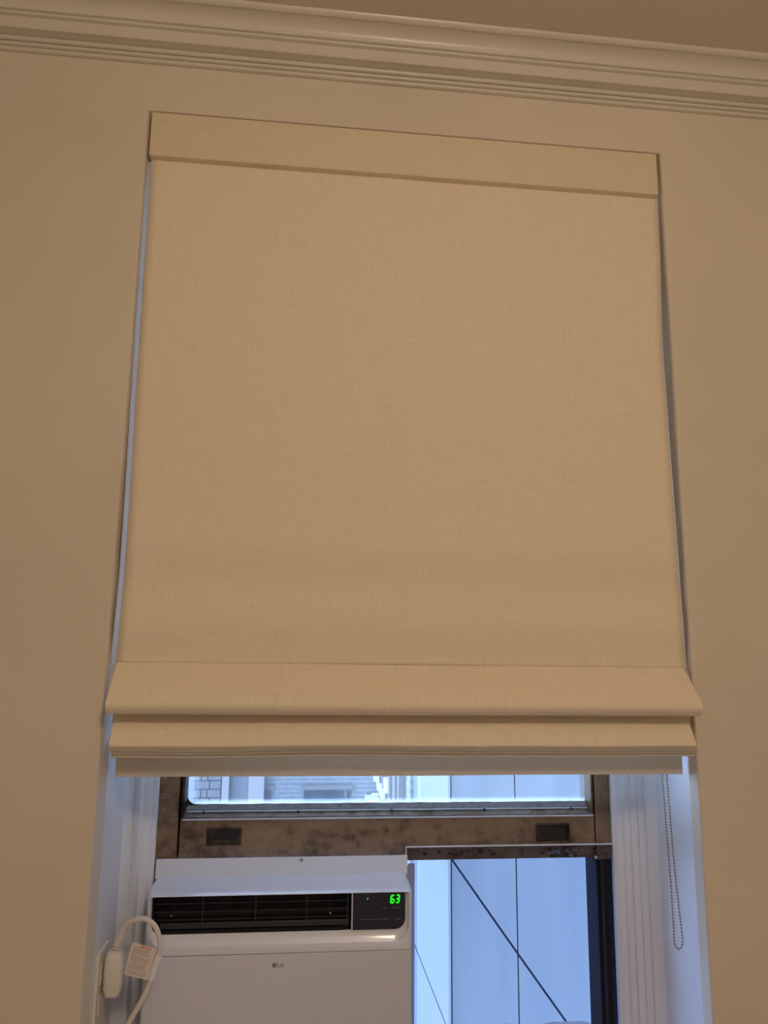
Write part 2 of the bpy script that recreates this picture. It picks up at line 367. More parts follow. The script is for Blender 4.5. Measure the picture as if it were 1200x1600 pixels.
bead([[(0.5830, yb0, RZ1), (0.5805, yb0+.002, RZ1+.004), (GX1, yb1, GZ0), (0.5830, yb1+.01, RZ1)],
      [(0.5830, yb0, 2.54), (0.5805, yb0+.002, 2.54), (GX1, yb1, 2.54), (0.5830, yb1+.01, 2.54)]], M['bronze'])
obj('rail_lip', box(SX0+.004, SX1-.002, SY-0.0015, SY+0.002, RZ1-0.0035, RZ1-0.001, 0.0004), M['edge'], sash)
for px in (318, 466, 612, 757, 893):
    q = P(px, 1269.5-(px-318)*0.0105, SY+0.006)
    obj('bead_screw', disc_y(q.x, q.z, SY+0.002, SY+0.010, 0.0022, 10), M['dirt_screw'], sash)
# pane with round lower-left corner of the sealant: dark corner fillet pieces
obj('pane', box(GX0-0.003, GX1+0.003, 0.253, 0.256, GZ0-0.003, 2.54), M['dusty_glass'], sash)
fil = [(GX0-0.001, GZ0-0.001)]+[(GX0+0.022-0.022*math.sin(math.radians(a)), GZ0+0.016-0.016*math.cos(math.radians(a))) for a in range(0, 91, 10)]
obj('corner_putty', loft([[(x, y, z) for x, z in fil] for y in (0.2505, 0.2525)]), M['bronze_dark'], sash)
def handle(x0, x1, z0, z1):
    h = empty('lift_handle', ((x0+x1)/2, SY, z0)); h.parent = sash; h.matrix_parent_inverse = sash.matrix_world.inverted()
    return h
def handle_mesh(x0, x1, z0, z1):
    # plate with a stepped well
    def L(i, y): return [(x0+i, y, z0+i*0.95), (x1-i, y, z0+i*0.95), (x1-i, y, z1-i*0.8), (x0+i, y, z1-i*0.8)]
    return loft([L(0, SY+.001), L(0, SY-.0025), L(.002, SY-.0035), L(.0035, SY-.0035), L(.0055, SY-.0015), L(.0095, SY-.0015), L(.0105, SY-.003), L(.012, SY-.003), L(.0135, SY+.0003)], True, True)
for (a, b, c, d) in ((322, 378, 1293, 1321), (838, 889, 1286, 1314)):
    p0 = P(a, d, SY); p1 = P(b, c, SY)
    hh = obj('lift_handle', handle_mesh(p0.x, p1.x, p0.z, p1.z), M['bronze_dark'], sash)
    e0, e1 = p0.x+.0137, p1.x-.0137; f0, f1 = p0.z+.0128, p1.z-.0108
    obj('recess_shade', box(e0-.003, e1+.003, SY-.0034, SY-.0025, f0-.0035, f1+.0035), M['cavity'], hh)  # dark slab standing in for the shade inside the well
    hh['label'] = 'dark recessed lift handle'

# ================================================================ clear acrylic filler panel
ac = empty('acrylic_panel', (0.416, 0.222, 0.83))
tag(ac, 'clear acrylic sheet filling the lower right opening beside the air conditioner', 'acrylic sheet')
AX0, AX1, AZ1 = 0.2120, 0.6165, 1.2500
obj('sheet', box(AX0+.0018, AX1, 0.2180, 0.2225, 0.822, AZ1-.0018), M['acrylic'], ac)
obj('top_edge', box(AX0, AX1, 0.2172, 0.2230, AZ1-0.0016, AZ1), M['edge'], ac)
obj('side_edge', box(AX0, AX0+.0016, 0.2172, 0.2230, 0.822, AZ1-0.0016), M['edge'], ac)
for i in range(34):
    t = random.random(); big = random.random() < 0.4
    px = 800+150*t**0.6 if i < 24 else random.uniform(648, 800)
    q = P(px, random.uniform(1326, 1338), SY+.001)
    if q.x > 0.612: continue
    r = random.uniform(0.0012, 0.0036); n = 9
    lo = [[(q.x+r*1.7*(0.7+0.5*random.random())*math.cos(2*math.pi*k/n), y, q.z+r*(0.7+0.5*random.random())*math.sin(2*math.pi*k/n)) for k in range(n)] for y in (SY-.0002, SY+.0012)]
    o = obj('verdigris_spot', loft([lo[0], [(a, SY+.0012, b) for a, _, b in lo[0]]]), M['verdigris'] if i < 15 else M['dirt_screw'], sash)

# ================================================================ air conditioner
AY = 0.120
X0, X1, ZT, ZB = -0.2400, 0.2110, 1.2060, 0.8205
unit = empty('air_conditioner', ((X0+X1)/2, 0.17, ZB))
tag(unit, 'white window air conditioner with dark grille and green 63 display', 'air conditioner')
# bezel: top part of the front, with a dished surround for the grille and controls
DX0, DX1, DZ0, DZ1 = -0.2345, 0.2050, 1.1190, 1.1985     # dish rim
IX0, IX1, IZ0, IZ1 = -0.2310, 0.1990, 1.1375, 1.1965     # dark area
ZS = 1.1065
bez = loft([rr(X0, X1, ZS, ZT, 0.2165, .001, .004), rr(X0, X1, ZS, ZT-.0004, AY+.060, .001, .004), rr(X0, X1, ZS, ZT-.0011, AY+.040, .001, .004),
            rr(X0, X1, ZS, ZT-.0021, AY+.026, .001, .005), rr(X0+.0003, X1-.0003, ZS, ZT-.0033, AY+.016, .001, .006), rr(X0+.001, X1-.001, ZS, ZT-.0045, AY+.009, .001, .007),
            rr(X0+.002, X1-.002, ZS, ZT-.0056, AY+.0040, .001, .007), rr(X0+.0032, X1-.0032, ZS, ZT-.0063, AY+.0013, .001, .007),
            rr(X0+.0045, X1-.0045, ZS+.0005, ZT-.0068, AY, .001, .006),
            rr(DX0, DX1, DZ0, DZ1, AY, .027, .004), rr(DX0+.0008, DX1-.0008, DZ0+.002, DZ1-.0003, AY+.0008, .026, .004),
            rr(DX0+.0022, DX1-.0022, DZ0+.008, DZ1-.001, AY+.0055, .022, .0035), rr(IX0, IX1, IZ0, IZ1, AY+.008, .018, .003),
            rr(IX0, IX1, IZ0, IZ1, AY+.012, .018, .003)], True, False)
obj('bezel', bez, M['plastic'], unit, smooth=True)
obj('front_panel', loft([rr(X0+.001, X1-.001, ZB+.001, ZS-.001, 0.14, .003, .0015), rr(X0+.001, X1-.001, ZB+.001, ZS-.0004, AY+.004, .003, .0015), rr(X0+.003, X1-.003, ZB+.002, ZS-.0008, AY+.0008, .003, .0015), rr(X0+.006, X1-.006, ZB+.004, ZS-.0018, AY, .003, .0015)]), M['plastic_matte'], unit, smooth=True)
obj('casing', box(X0+.003, X1-.003, 0.14, 0.2165, ZB, ZS, 0.001), M['plastic_matte'], unit)
obj('outdoor_casing', box(X0+.006, X1-.006, 0.32, 0.62, ZB+.045, ZS+.08, 0.004), M['plastic_matte'], unit)
obj('neck', box(X0+.012, X1-.012, 0.217, 0.319, ZB+.045, ZS+.07), M['plastic_matte'], unit)
# grille
GXR = 0.1050
grl = empty('grille', (IX0, AY+.02, IZ0)); grl.parent = unit; grl.matrix_parent_inverse = unit.matrix_world.inverted()
# cavity liner (open to the front)
cv = loft([rr(IX0+.0002, GXR, IZ0+.0002, IZ1-.0002, AY+.0078, .017, .002), rr(IX0+.002, GXR-.001, IZ0+.0035, IZ1-.001, AY+.014, .015, .002), rr(IX0+.003, GXR-.002, IZ0+.010, IZ1-.002, AY+.045, .012, .002)], False, True)
obj('cavity', cv, M['cavity'], grl, smooth=True)
zs = [1.1835, 1.1705, 1.1580]
for z in zs:
    obj('slat', box(IX0+.004, GXR-.003, AY+.014, AY+.022, z-.0006, z+.0006), M['slat'], grl)
for x, thin in ((-0.194, 1), (-0.1475, 0), (-0.103, 1), (-0.0585, 0), (-0.0145, 1), (0.0285, 0), (0.068, 1), (GXR-.006, 0)):
    t = 0.0004 if thin else 0.0009
    y0 = AY+.023 if thin else AY+.012
    obj('rib', box(x-t, x+t, y0, y0+.006, IZ0+.010, IZ1-.002), M['slat'], grl)
for z0 in (IZ0+.0115,):
    obj('air_vane', box(IX0+.014, GXR-.004, AY+.0125, AY+.0150, z0-.005, z0+.0045, 0.0008), M['slat'], grl)
for x, z in ((-0.199, 1.1660), (0.0690, 1.1645)):
    obj('grille_screw', disc_y(x, z, AY+.010, AY+.016, 0.0016, 10), M['chrome'], grl)
obj('divider', box(GXR+.0003, GXR+.0025, AY+.0045, AY+.013, IZ0, IZ1), M['plastic_matte'], unit)
# control panel with the same rounded lower right corner
CX0 = GXR+.0027
def cpl(y, i): 
    L = []; x0, x1, z0, z1 = CX0+i, IX1-.0003-i, IZ0+.0003+i, IZ1-.0003-i
    for cx, cz, r, a0 in ((x1-.017, z0+.017, .017, -90), (x1-.003, z1-.003, .003, 0)):
        for k in range(8):
            a = math.radians(a0+90*k/7); L.append((cx+r*math.cos(a), y, cz+r*math.sin(a)))
    return L+[(x0, y, z1), (x0, y, z0)]
CY = AY+.0055
ctl = obj('control_panel', loft([cpl(AY+.012, 0), cpl(CY+.0006, 0), cpl(CY, .0006)]), M['panel_gloss'], unit)
# digits 63
def digit(name, cx, z0, segs, h=.0122, wd=.0062, t=.0021, y=CY):
    bm = bmesh.new(); sl = .10
    def seg(xa, za, xb, zb):
        d = Vector((xb-xa, 0, zb-za)); L = d.length; d.normalize(); n = Vector((-d.z, 0, d.x))*t/2
        a = Vector((xa, 0, za)); b = Vector((xb, 0, zb)); e = d*t*0.35
        pts = [a-e*0, a+e+n, b-e+n, b, b-e-n, a+e-n]
        loft([[(cx+p.x+sl*p.z, yy, z0+p.z) for p in pts] for yy in (y-.0006, y+.0002)], bm=bm)
    w2 = wd/2
    S7 = {'a': (-w2, h, w2, h), 'g': (-w2, h/2, w2, h/2), 'd': (-w2, 0, w2, 0), 'f': (-w2, h/2, -w2, h), 'b': (w2, h/2, w2, h), 'e': (-w2, 0, -w2, h/2), 'c': (w2, 0, w2, h/2)}
    for s in segs: seg(*S7[s])
    return obj(name, bm, M['green'], ctl)
q = P(613.0, 1410.5, CY); digit('display_digit', q.x-.0004, q.z, 'acdefg', h=.0118, wd=.0052, t=.0026)
q = P(621.0, 1410.0, CY); digit('display_digit', q.x-.0002, q.z, 'abcdg', h=.0118, wd=.0050, t=.0026)
q = P(574, 1404, CY); obj('indicator_light', loft([[(q.x-.0012, y, q.z-.0012), (q.x+.0014, y, q.z-.0012), (q.x+.0014, y, q.z+.0006), (q.x+.0006, y, q.z+.0016)] for y in (CY-.0004, CY+.0002)]), M['led'], ctl)
for (a, b, r, hgt) in ((562.5, 609, 1436, .009), (615.5, 627.5, 1435, .009), (596, 605.5, 1418, .010), (610, 627, 1417.5, .010)):
    p0 = P(a, r, CY); p1 = P(b, r, CY)
    bm = loft([rr(p0.x, p1.x, p0.z-hgt, p0.z, CY+.0003, .0012, .0012, 4), rr(p0.x, p1.x, p0.z-hgt, p0.z, CY-.0004, .0012, .0012, 4), rr(p0.x+.0007, p1.x-.0007, p0.z-hgt+.0007, p0.z-.0007, CY-.0010, .001, .001, 4)])
    obj('button', bm, M['panel_gloss'], ctl, smooth=False)
    obj('button_line', box(p0.x+.0008, p1.x-.0008, CY-.0013, CY-.0004, p0.z-.0009, p0.z-.0003), M['grey_print'], ctl)
for px in (567, 583):
    for r in (1412, 1420, 1428):
        q = P(px, r, CY); obj('printed_symbol', box(q.x-.0016, q.x+.0016, CY-.0002, CY+.0001, q.z-.0004, q.z+.0004), M['slat'], ctl)
q = P(600, 1405, CY); obj('sensor_window', box(q.x-.0018, q.x+.0018, CY-.0002, CY+.0001, q.z-.004, q.z+.004), M['cavity'], ctl)
# badge: round face mark and two letters
q = P(428.6, 1508.3, AY); lg = bmesh.new()
yA, yB = AY-.0006, AY+.0001
n = 28; R1 = .0040
def annul(r1, r2, a0, a1, n=20, cx=0, cz=0):
    loops = []
    for k in range(n+1):
        a = math.radians(a0+(a1-a0)*k/n); c, s = math.cos(a), math.sin(a)
        loops.append([(q.x+cx+r1*c, yA, q.z+cz+r1*s), (q.x+cx+r2*c, yA, q.z+cz+r2*s), (q.x+cx+r2*c, yB, q.z+cz+r2*s), (q.x+cx+r1*c, yB, q.z+cz+r1*s)])
    loft(loops, bm=lg)
badge = empty('badge', (q.x, AY, q.z)); badge.parent = unit; badge.matrix_parent_inverse = unit.matrix_world.inverted()
disc_y(q.x, q.z, AY-.0003, AY+.0001, .0040, 24, bm=lg)
obj('badge_disc', lg, M['grey_print'], badge)
lg = bmesh.new()
yA, yB = AY-.0006, AY-.0003
annul(.0027, .0031, 100, 360)
box(q.x-.0002, q.x+.0002, yA, yB, q.z-.0014, q.z+.0014, bm=lg); box(q.x, q.x+.0010, yA, yB, q.z-.0014, q.z-.0010, bm=lg)
disc_y(q.x-.0012, q.z+.0008, yA, yB, .0004, 8, bm=lg); box(q.x+.0016, q.x+.0030, yA, yB, q.z-.0002, q.z+.0002, bm=lg)
obj('badge_face_lines', lg, M['plastic_matte'], badge)
lg = bmesh.new(); yA, yB = AY-.0005, AY+.0001
h_ = .0030; x_ = q.x+.0058
box(x_, x_+.0010, yA, yB, q.z-h_, q.z+h_, bm=lg); box(x_+.001, x_+.0036, yA, yB, q.z-h_, q.z-h_+.0010, bm=lg)
obj('badge_letter', lg, M['grey_print'], badge)
lg = bmesh.new(); annul(.0022, .0031, 50, 360, cx=.0131)
box(q.x+.0131, q.x+.0162, yA, yB, q.z-.0006, q.z+.0003, bm=lg)
obj('badge_letter', lg, M['grey_print'], badge)
# mounting strip above the unit, in front of the rail
a = P(244, 1344, 0.2145); b = P(636.5, 1335, 0.2145)
bm = box(a.x, b.x, 0.2135, 0.2175, 1.2055, (a.z+b.z)/2, 0.0008)
box(a.x, b.x, 0.2115, 0.2185, 1.2035, 1.2070, bm=bm)
br = obj('mounting_strip', bm, M['bracket'], unit)
q = P(471, 1343.5, 0.213); obj('screw', disc_y(q.x, q.z, 0.2118, 0.2140, .0036, 14), M['screw_pale'], br); obj('screw_recess', disc_y(q.x, q.z, 0.2114, 0.2119, .0014, 8), M['dirt_screw'], br)
# white accordion / side piece between unit and acrylic
ff = obj('side_filler', loft([[(0.2085, y, 1.2050), (0.2185, y, 1.2180), (0.2300, y, 1.2180), (0.2300, y, 0.86), (0.2160, y, 0.86), (0.2160, y, 1.1900)] for y in (0.2235, 0.2290)]), M['bracket'], unit)

# ================================================================ outlet and plug on the left reveal
def on_x(px, py, X):
    d = fwd*F_PX + rgt*(px-600) - up*(py-800); return CAM + d*((X-CAM.x)/d.x)
JX = OX0+.0065
out = empty('wall_outlet', (JX, 0.115, 1.0))
tag(out, 'cream electrical outlet plate on the left window reveal', 'outlet')
pa = on_x(150, 1493, JX); oz1 = pa.z; oy0, oy1 = pa.y+.0, pa.y+.066
bm = box(JX, JX+.005, oy0, oy1, oz1-.115, oz1, .0015)
obj('cover_plate', bm, M['cream_plastic'], out)
for dz in (.036, .079):
    obj('socket_face', box(JX+.005, JX+.0065, oy0+.016, oy0+.050, oz1-dz-.014, oz1-dz+.014, .0006), M['cream_plastic'], out)
obj('plate_screw', loft([[(x, oy0+.033+.002*math.cos(k*math.pi/5), oz1-.0575+.002*math.sin(k*math.pi/5)) for k in range(10)] for x in (JX+.005, JX+.006)]), M['chrome'], out)

cordT = empty('power_cord', (-0.27, 0.10, 1.06))
tag(cordT, 'white air conditioner power cord with plug and printed paper tag', 'power cord')
PX = -0.276
c0 = on_x(176, 1556, PX); c1 = on_x(181, 1484, PX)
yc = (c0.y+c1.y)/2
z0, z1 = c0.z, c1.z
def pl(z, hx, hy, cx=PX, n=6):
    L = []
    r = min(hx, hy)*0.55
    for sx, sy, a0 in ((1, 1, 0), (-1, 1, 90), (-1, -1, 180), (1, -1, 270)):
        for k in range(n):
            a = math.radians(a0+90*k/(n-1)); L.append((cx+sx*(hx-r)+r*math.cos(a), yc+sy*(hy-r)+r*math.sin(a), z))
    return L
hz = z1-z0
plug = obj('plug', loft([pl(z0, .006, .009, PX), pl(z0+.003, .0105, .014, PX), pl(z0+.012, .0140, .017, PX), pl(z0+hz*.55, .0150, .0175, PX), pl(z0+hz*.85, .0140, .016, PX), pl(z0+hz*.97, .011, .013, PX), pl(z0+hz, .007, .009, PX)]), M['cream_plastic'], cordT, smooth=True)
for k in (-1, 1):
    obj('prong', box(JX+.0066, PX-.010, yc+k*.006-.0008, yc+k*.006+.0008, z0+.028, z0+.034), M['chrome'], plug)
# cord path
c = [Vector((PX, yc, z1-.002)), P(186, 1468, yc-CAM.y*0), P(196, 1447, yc-.004), P(212, 1437, yc-.008), P(228, 1436.5, yc-.014), P(242, 1447, yc-.020), P(248.5, 1464, yc-.022), P(249.5, 1483, yc-.022), P(243, 1508, yc-.020), P(233, 1538, yc-.018), P(219, 1568, yc-.018), P(200, 1600, yc-.016), P(180, 1640, yc-.008), P(190, 1720, yc)]
cp = spline(c, 8)
obj('cord', tube(cp, .0042, 12), M['cord'], cordT, smooth=True)
for i in range(6):
    k = 1+2*i; p = cp[k]; d = (cp[k+1]-cp[k-1]).normalized()
    obj('strain_relief_ring', tube([p-d*.0011, p+d*.0011], [.0074-.0004*i, .0072-.0004*i], 12), M['cord'], cordT, smooth=False)
# tag: sleeve round the cord plus flag
sl = [p for p in cp[7*8+3:9*8-1]]
tagp = obj('paper_tag', tube(sl, .0060, 12), M['tag_white'], cordT, smooth=True)
q0, q1, q2, q3 = P(207, 1471.5, yc-.020), P(244, 1482, yc-.0265), P(231, 1531, yc-.0245), P(193.5, 1522, yc-.018)
def tp(u, v, off=0):
    a = q0.lerp(q1, u); b = q3.lerp(q2, u); r = a.lerp(b, v); r = r+Vector((0, -off - 0.0015*math.sin(u*2.4), 0)); return r
nu = 8
bmf = loft([[tp(i/nu, 0, .0003), tp(i/nu, 1, .0003), tp(i/nu, 1, -.0003), tp(i/nu, 0, -.0003)] for i in range(nu+1)])
flag = obj('tag_flag', bmf, M['tag'], tagp)
def line(u0, u1, v, h, m, name='printed_line'):
    segs = [u0+(u1-u0)*k/4 for k in range(5)]
    obj(name, loft([[tp(u, v, .0005), tp(u, v+h, .0005), tp(u, v+h, .0003), tp(u, v, .0003)] for u in segs]), m, tagp)
line(.34, .82, .035, .055, M['red_print'], 'printed_heading')
vv = .13
for i in range(17):
    if i in (5, 9, 14): vv += .03
    u0 = .10; last = .88-random.uniform(0, .12)
    uu = u0
    while uu < last:
        wl = random.uniform(.06, .16); line(uu, min(uu+wl, last), vv, .016, M['tag_print']); uu += wl+.03
    vv += .044

# ================================================================ roman shade
shade = empty('roman_shade', ((OX0+OX1)/2, 0, 2.55))
tag(shade, 'cream linen roman shade filling the window opening, its bottom folds gathered above the glass', 'window shade')
HRY = -0.006
hx0, hx1 = P(235, 205, HRY).x, P(1027.5, 270, HRY).x
hz1 = P(600, 204.5, HRY).z; hz0 = P(600, 270.5, HRY).z
obj('headrail', box(hx0, hx1, HRY, 0.055, hz0, hz1, 0.0022, seg=3), M['fabric_band'], shade, smooth=True)
q = P(254, 188, HRY); 
bm = bmesh.new()
for dx, dz in ((0, 0), (.004, -.0012), (.0055, -.0005)): disc_y(q.x+dx, q.z+dz, HRY-.0003, HRY+.0001, .0007, 7, bm=bm)
obj('fray_mark', bm, M['tag_print'], shade)
FY = 0.007
def xl(row, y): 
    pts = [(245, 236), (400, 226.5), (600, 213), (800, 201), (900, 194), (1035, 181)]
    for (a, pa_), (b, pb_) in zip(pts, pts[1:]):
        if row <= b or b == 1035: px = pa_+(pb_-pa_)*(row-a)/(b-a); break
    return P(px, row, y).x
def xr(row, y):
    pts = [(305, 1027), (400, 1030.5), (430, 1031), (520, 1033.5), (640, 1042), (760, 1051), (900, 1061), (980, 1067), (1045, 1072)]
    for (a, pa_), (b, pb_) in zip(pts, pts[1:]):
        if row <= b or b == 1045: px = pa_+(pb_-pa_)*(row-a)/(b-a); break
    return P(px, row, y).x
# main panel: rows of the photo give the crease heights; slight alternating slope between creases
rows = [(262, .0105), (300, FY), (400, FY-.001), (520, FY), (640, FY), (720, FY+.0005), (785, FY-.0015), (797, FY-.0015), (853, FY-.006), (862, FY-.006), (910, FY+.0012), (918, FY+.0012), (973, FY-.0075), (983, FY-.0075), (1034, FY+.003), (1040, FY+.003)]
fine = []
for (ra, ya), (rb, yb_) in zip(rows, rows[1:]):
    k = max(1, int((rb-ra)/14))
    for i in range(k): fine.append((ra+(rb-ra)*i/k, ya+(yb_-ya)*i/k))
fine.append(rows[-1])
bm = bmesh.new(); G = []
nxs = 60
def hash_n(x, z): return math.sin(x*7.3+z*1.9)*.6+math.sin(x*15.1-z*5.3+1.3)*.3+math.sin(x*3.1+z*13.7+.7)*.35
for row, y in fine:
    a, b = xl(row, y), xr(row, y); z = P(600, row, y).z
    G.append([bm.verts.new((a+(b-a)*i/nxs, y+.0005*hash_n((a+(b-a)*i/nxs)*2, z*2), z+.0006*math.sin(7*i/nxs+row*.01))) for i in range(nxs+1)])
for A, B in zip(G, G[1:]):
    for i in range(nxs): bm.faces.new((A[i], A[i+1], B[i+1], B[i]))
fp = obj('fabric_panel', bm, M['fabric'], shade, smooth=True)
md = fp.modifiers.new('thickness', 'SOLIDIFY'); md.thickness = .0016; md.offset = 1.0
if fp.data.polygons[0].normal.y < 0: md.offset = -1.0

lin = []
for row, y in [(r_, y_) for r_, y_ in fine if r_ > 262]+[(1066, -.016), (1097, -.041), (1106, -.042)]:
    yy = y+.0035
    if row <= 1035: a = xl(row, yy)-.0085*min(1, (row-262)/160+.45); b = xr(row, yy)+(.0014 if row > 560 else .0006)
    else:
        t = (row-1035)/75; pxl = 181+(166-181)*t; a = P(pxl-6.5*(1-.75*t), row, yy).x; b = P(1072+(1095-1072)*t-.5, row, yy).x
    z = P(600, row, yy).z; lin.append([(a, yy, z), (b, yy, z), (b, yy+.0012, z), (a, yy+.0012, z)])
obj('lining', loft(lin), M['lining'], shade, smooth=True)

# unseen strips added behind the side edges to block daylight from the gaps
for e, sg in ((0, 1), (1, -1)):
    L = []
    for q4 in lin[:-3]:
        x_e = q4[e][0]+sg*(.0006 if e == 0 else .0004); z_e = q4[e][2]; y_e = q4[e][1]+.0014
        L.append([(x_e, y_e, z_e), (x_e+sg*.0010, y_e, z_e), (x_e+sg*.0010, y_e+.045, z_e), (x_e, y_e+.045, z_e)])
    obj('light_block_strip', loft(L), M['fabric'], shade)

def fold(name, pts, xa, xb, wave=0.0, ph=0.0, mat_=None, n=56, wpow=1):
    """closed profile pts (y, z) swept along x with gentle sag waves"""
    loops = []
    for i in range(n+1):
        t = i/n; x = xa+(xb-xa)*t
        wz = wave*(math.sin(t*9.0+ph)+.5*math.sin(t*17+ph*2))*math.sin(math.pi*min(1, t*1.02))**.5 if 0 < t < 1 else 0
        loops.append([(x, y, z+wz) for y, z in pts])
    return obj(name, loft(loops), mat_ or M['fabric'], shade, smooth=True)
def zr(row, y, px=600): return P(px, row, y).z
# unseen cloth added behind the gathered folds to block daylight leaking between them
ya_, yb_ = .0150, .0165
L = []
for row in (1036, 1080, 1130, 1168):
    z_ = zr(row, ya_); a_, b_ = P(181-(row-1036)*.06, row, ya_).x, P(1072+(row-1036)*.10, row, ya_).x
    L.append([(a_, ya_, z_), (b_, ya_, z_), (b_, yb_, z_), (a_, yb_, z_)])
obj('leak_block_cloth', loft(L), M['fabric'], shade)
# upper fold, largest
y1 = -.047
p = [(FY+.003, zr(1039, FY+.003)), (-.018, zr(1066, -.018)), (y1, zr(1097, y1)), (y1-.0025, zr(1101, y1-.0025)), (y1-.002, zr(1107, y1-.002)), (y1+.003, zr(1113, y1+.003)), (y1+.010, zr(1117.5, y1+.010)),
     (y1+.016, zr(1117.5, y1+.010)+.0005), (-.010, zr(1112, -.02)), (.010, zr(1085, .01)), (.012, zr(1041, .012))]
xa, xb = P(166, 1108, y1).x, P(1095, 1110, y1).x
XA, XB = xl(1039, FY), xr(1039, FY)
fold('upper_fold', p, (XA+xa)/2, (XB+xb)/2, .00025, .4)
# lower fold
y2 = -.030
p = [(.000, zr(1112, .0)), (-.004, zr(1121, -.004)), (-.018, zr(1140, -.018)), (y2, zr(1161, y2)), (y2-.001, zr(1165, y2)), (y2+.002, zr(1169, y2)), (y2+.007, zr(1171, y2+.004)), (.006, zr(1166, .0)), (.010, zr(1120, .01))]
fold('lower_fold', p, P(170, 1165, y2).x, P(1088, 1165, y2).x, .0009, 4.2)
# thin gathered layers
for (ra, rb, yy, pa_, pb_) in ((1168.5, 1174.0, -.0235, 172, 1087), (1173.5, 1178.5, -.0185, 173, 1086), (1178.0, 1183.5, -.0130, 174, 1085)):
    za, zb = zr(ra, yy), zr(rb, yy)
    p = [(yy+.004, za+.003), (yy+.0008, za), (yy, (za+zb)/2+.0005), (yy+.0012, zb+.0008), (yy+.003, zb), (yy+.012, zb+.001), (.026, za+.002), (.022, za+.006)]
    fold('gathered_layer', p, P(pa_, 1178, yy).x, P(pb_, 1178, yy).x, .0013, 4.2, M['fabric_thin'])
# bottom flap
y3 = .040
zt, zb_ = zr(1160, y3), zr(1212, y3)
p = [(y3-.0015, zt), (y3-.0015, zb_+.002), (y3-.0005, zb_), (y3+.002, zb_), (y3+.003, zb_+.002), (y3+.003, zt)]
fold('bottom_flap', p, P(180.5, 1200, y3).x, P(1066, 1200, y3).x, .0004, 1.0, M['fabric_thin'])
# bead chain loop hanging at the right end, behind the shade
CHY = .055
Ls = [P(1031, 1160, CHY), P(1035, 1215, CHY), P(1042.5, 1310, CHY), P(1048, 1380, CHY), P(1052.5, 1455, CHY), P(1053, 1470, CHY), P(1055.5, 1479, CHY), P(1060.5, 1483, CHY), P(1065, 1479, CHY), P(1066.5, 1470, CHY), P(1065, 1455, CHY), P(1056.5, 1380, CHY), P(1050, 1310, CHY), P(1042, 1215, CHY), P(1038, 1160, CHY)]
path = spline(Ls, 14)
top = hz0+.01
path = [Vector((path[0].x-.004, CHY, top))]+path+[Vector((path[-1].x, CHY, top))]
bm = bmesh.new(); acc = 0; sp = .0052
prev = path[0]
for a, b in zip(path, path[1:]):
    L = (b-a).length; t = sp-acc
    while t < L:
        pnt = a.lerp(b, t/L)
        bmesh.ops.create_icosphere(bm, subdivisions=1, radius=.0019, matrix=Matrix.Translation(pnt)); t += sp
    acc = (acc+L) % sp
tube(path, .0005, 5, bm=bm)
ch = obj('bead_chain', bm, M['chain'], shade, smooth=True); ch['kind'] = 'stuff'

# ================================================================ ceiling lamp (behind the camera)
cl = empty('ceiling_light', (0.34, -1.72, H)); tag(cl, 'round ceiling light behind the viewer', 'ceiling light')
obj('base', loft([[(0.34+r*math.cos(k*math.pi/16), -1.72+r*math.sin(k*math.pi/16), z) for k in range(32)] for r, z in ((.19, H), (.19, H-.03), (.18, H-.045))]), M['plastic'], cl, smooth=True)

# ================================================================ outside
struct(obj('ground', box(-25, 35, 0.7, 40, -12.2, -12), M['asphalt']))
# pale clad wall to the right: separate upright panels with recessed joints
YP = 3.6
pb = empty('panel_clad_building', (P(800, 1400, YP).x, YP, -12)); tag(pb, 'pale panelled building wall seen through the right of the window', 'building')
def px_x(px, y, row=None): return P(px, row or (1240 if y > 8 else 1450), y).x
edges = [705.5, 808.5, 925, 1045, 1170, 1300]
xs = [px_x(e, YP) for e in edges]
ZLO, ZHI = -12, 5.5
obj('backing', box(px_x(648, YP)+.02, xs[-1]+3, YP+.03, YP+.2, ZLO, ZHI), M['joint'], pb)
for a, b in zip(xs, xs[1:]):
    obj('panel', box(a+.004, b-.004, YP, YP+.028, ZLO, ZHI), M['panel'], pb)
x0 = px_x(657, YP-.10)
bm = loft([[(x0, YP-.10, z), (xs[0]-.03, YP-.055, z), (xs[0]-.004, YP-.0, z), (xs[0]-.004, YP+.028, z), (x0, YP+.028, z)] for z in (ZLO, ZHI)])
o = obj('corner_panel', bm, M['panel_bright'], pb); o['label'] = 'bright white corner panel'
# pier-fronted wing receding behind it
wx0, wy0 = px_x(646, YP+.6, 1240), YP+.62
wx1, wy1 = px_x(592, 13.0, 1240), 13.0
rb_ = empty('brick_wing', (wx0, wy0, -12)); tag(rb_, 'pale brick wing with upright piers receding behind the white corner panel', 'building')
D = Vector((wx1-wx0, wy1-wy0, 0)); Ln = D.length; D.normalize(); Nn = Vector((-D.y, D.x, 0))
def wbox(s0, s1, n0, n1, z0, z1):
    o = Vector((wx0, wy0, 0)); pts = [o+D*s+Nn*n for s, n in ((s0, n0), (s1, n0), (s1, n1), (s0, n1))]
    return loft([[(p.x, p.y, z) for p in pts] for z in (z0, z1)])
obj('wing_wall', wbox(0, Ln, -1.2, 0, ZLO, 5), M['stone_shade'], rb_)
obj('end_wall', box(px_x(640, YP+.4), px_x(656.5, YP+.4), YP+.4, YP+.6, ZLO, ZHI), M['brick_pale'], rb_)
s_at = lambda px: None
def s_for(px, row=1240):
    d = P(px, row, 1.0)-CAM; d.z = 0          # intersect plan ray with wing line
    o = Vector((wx0, wy0, 0)); c_ = Vector((CAM.x, CAM.y, 0))
    det = D.x*(-d.y)+d.x*D.y; rr_ = c_-o
    return (rr_.x*(-d.y)+d.x*rr_.y)/det
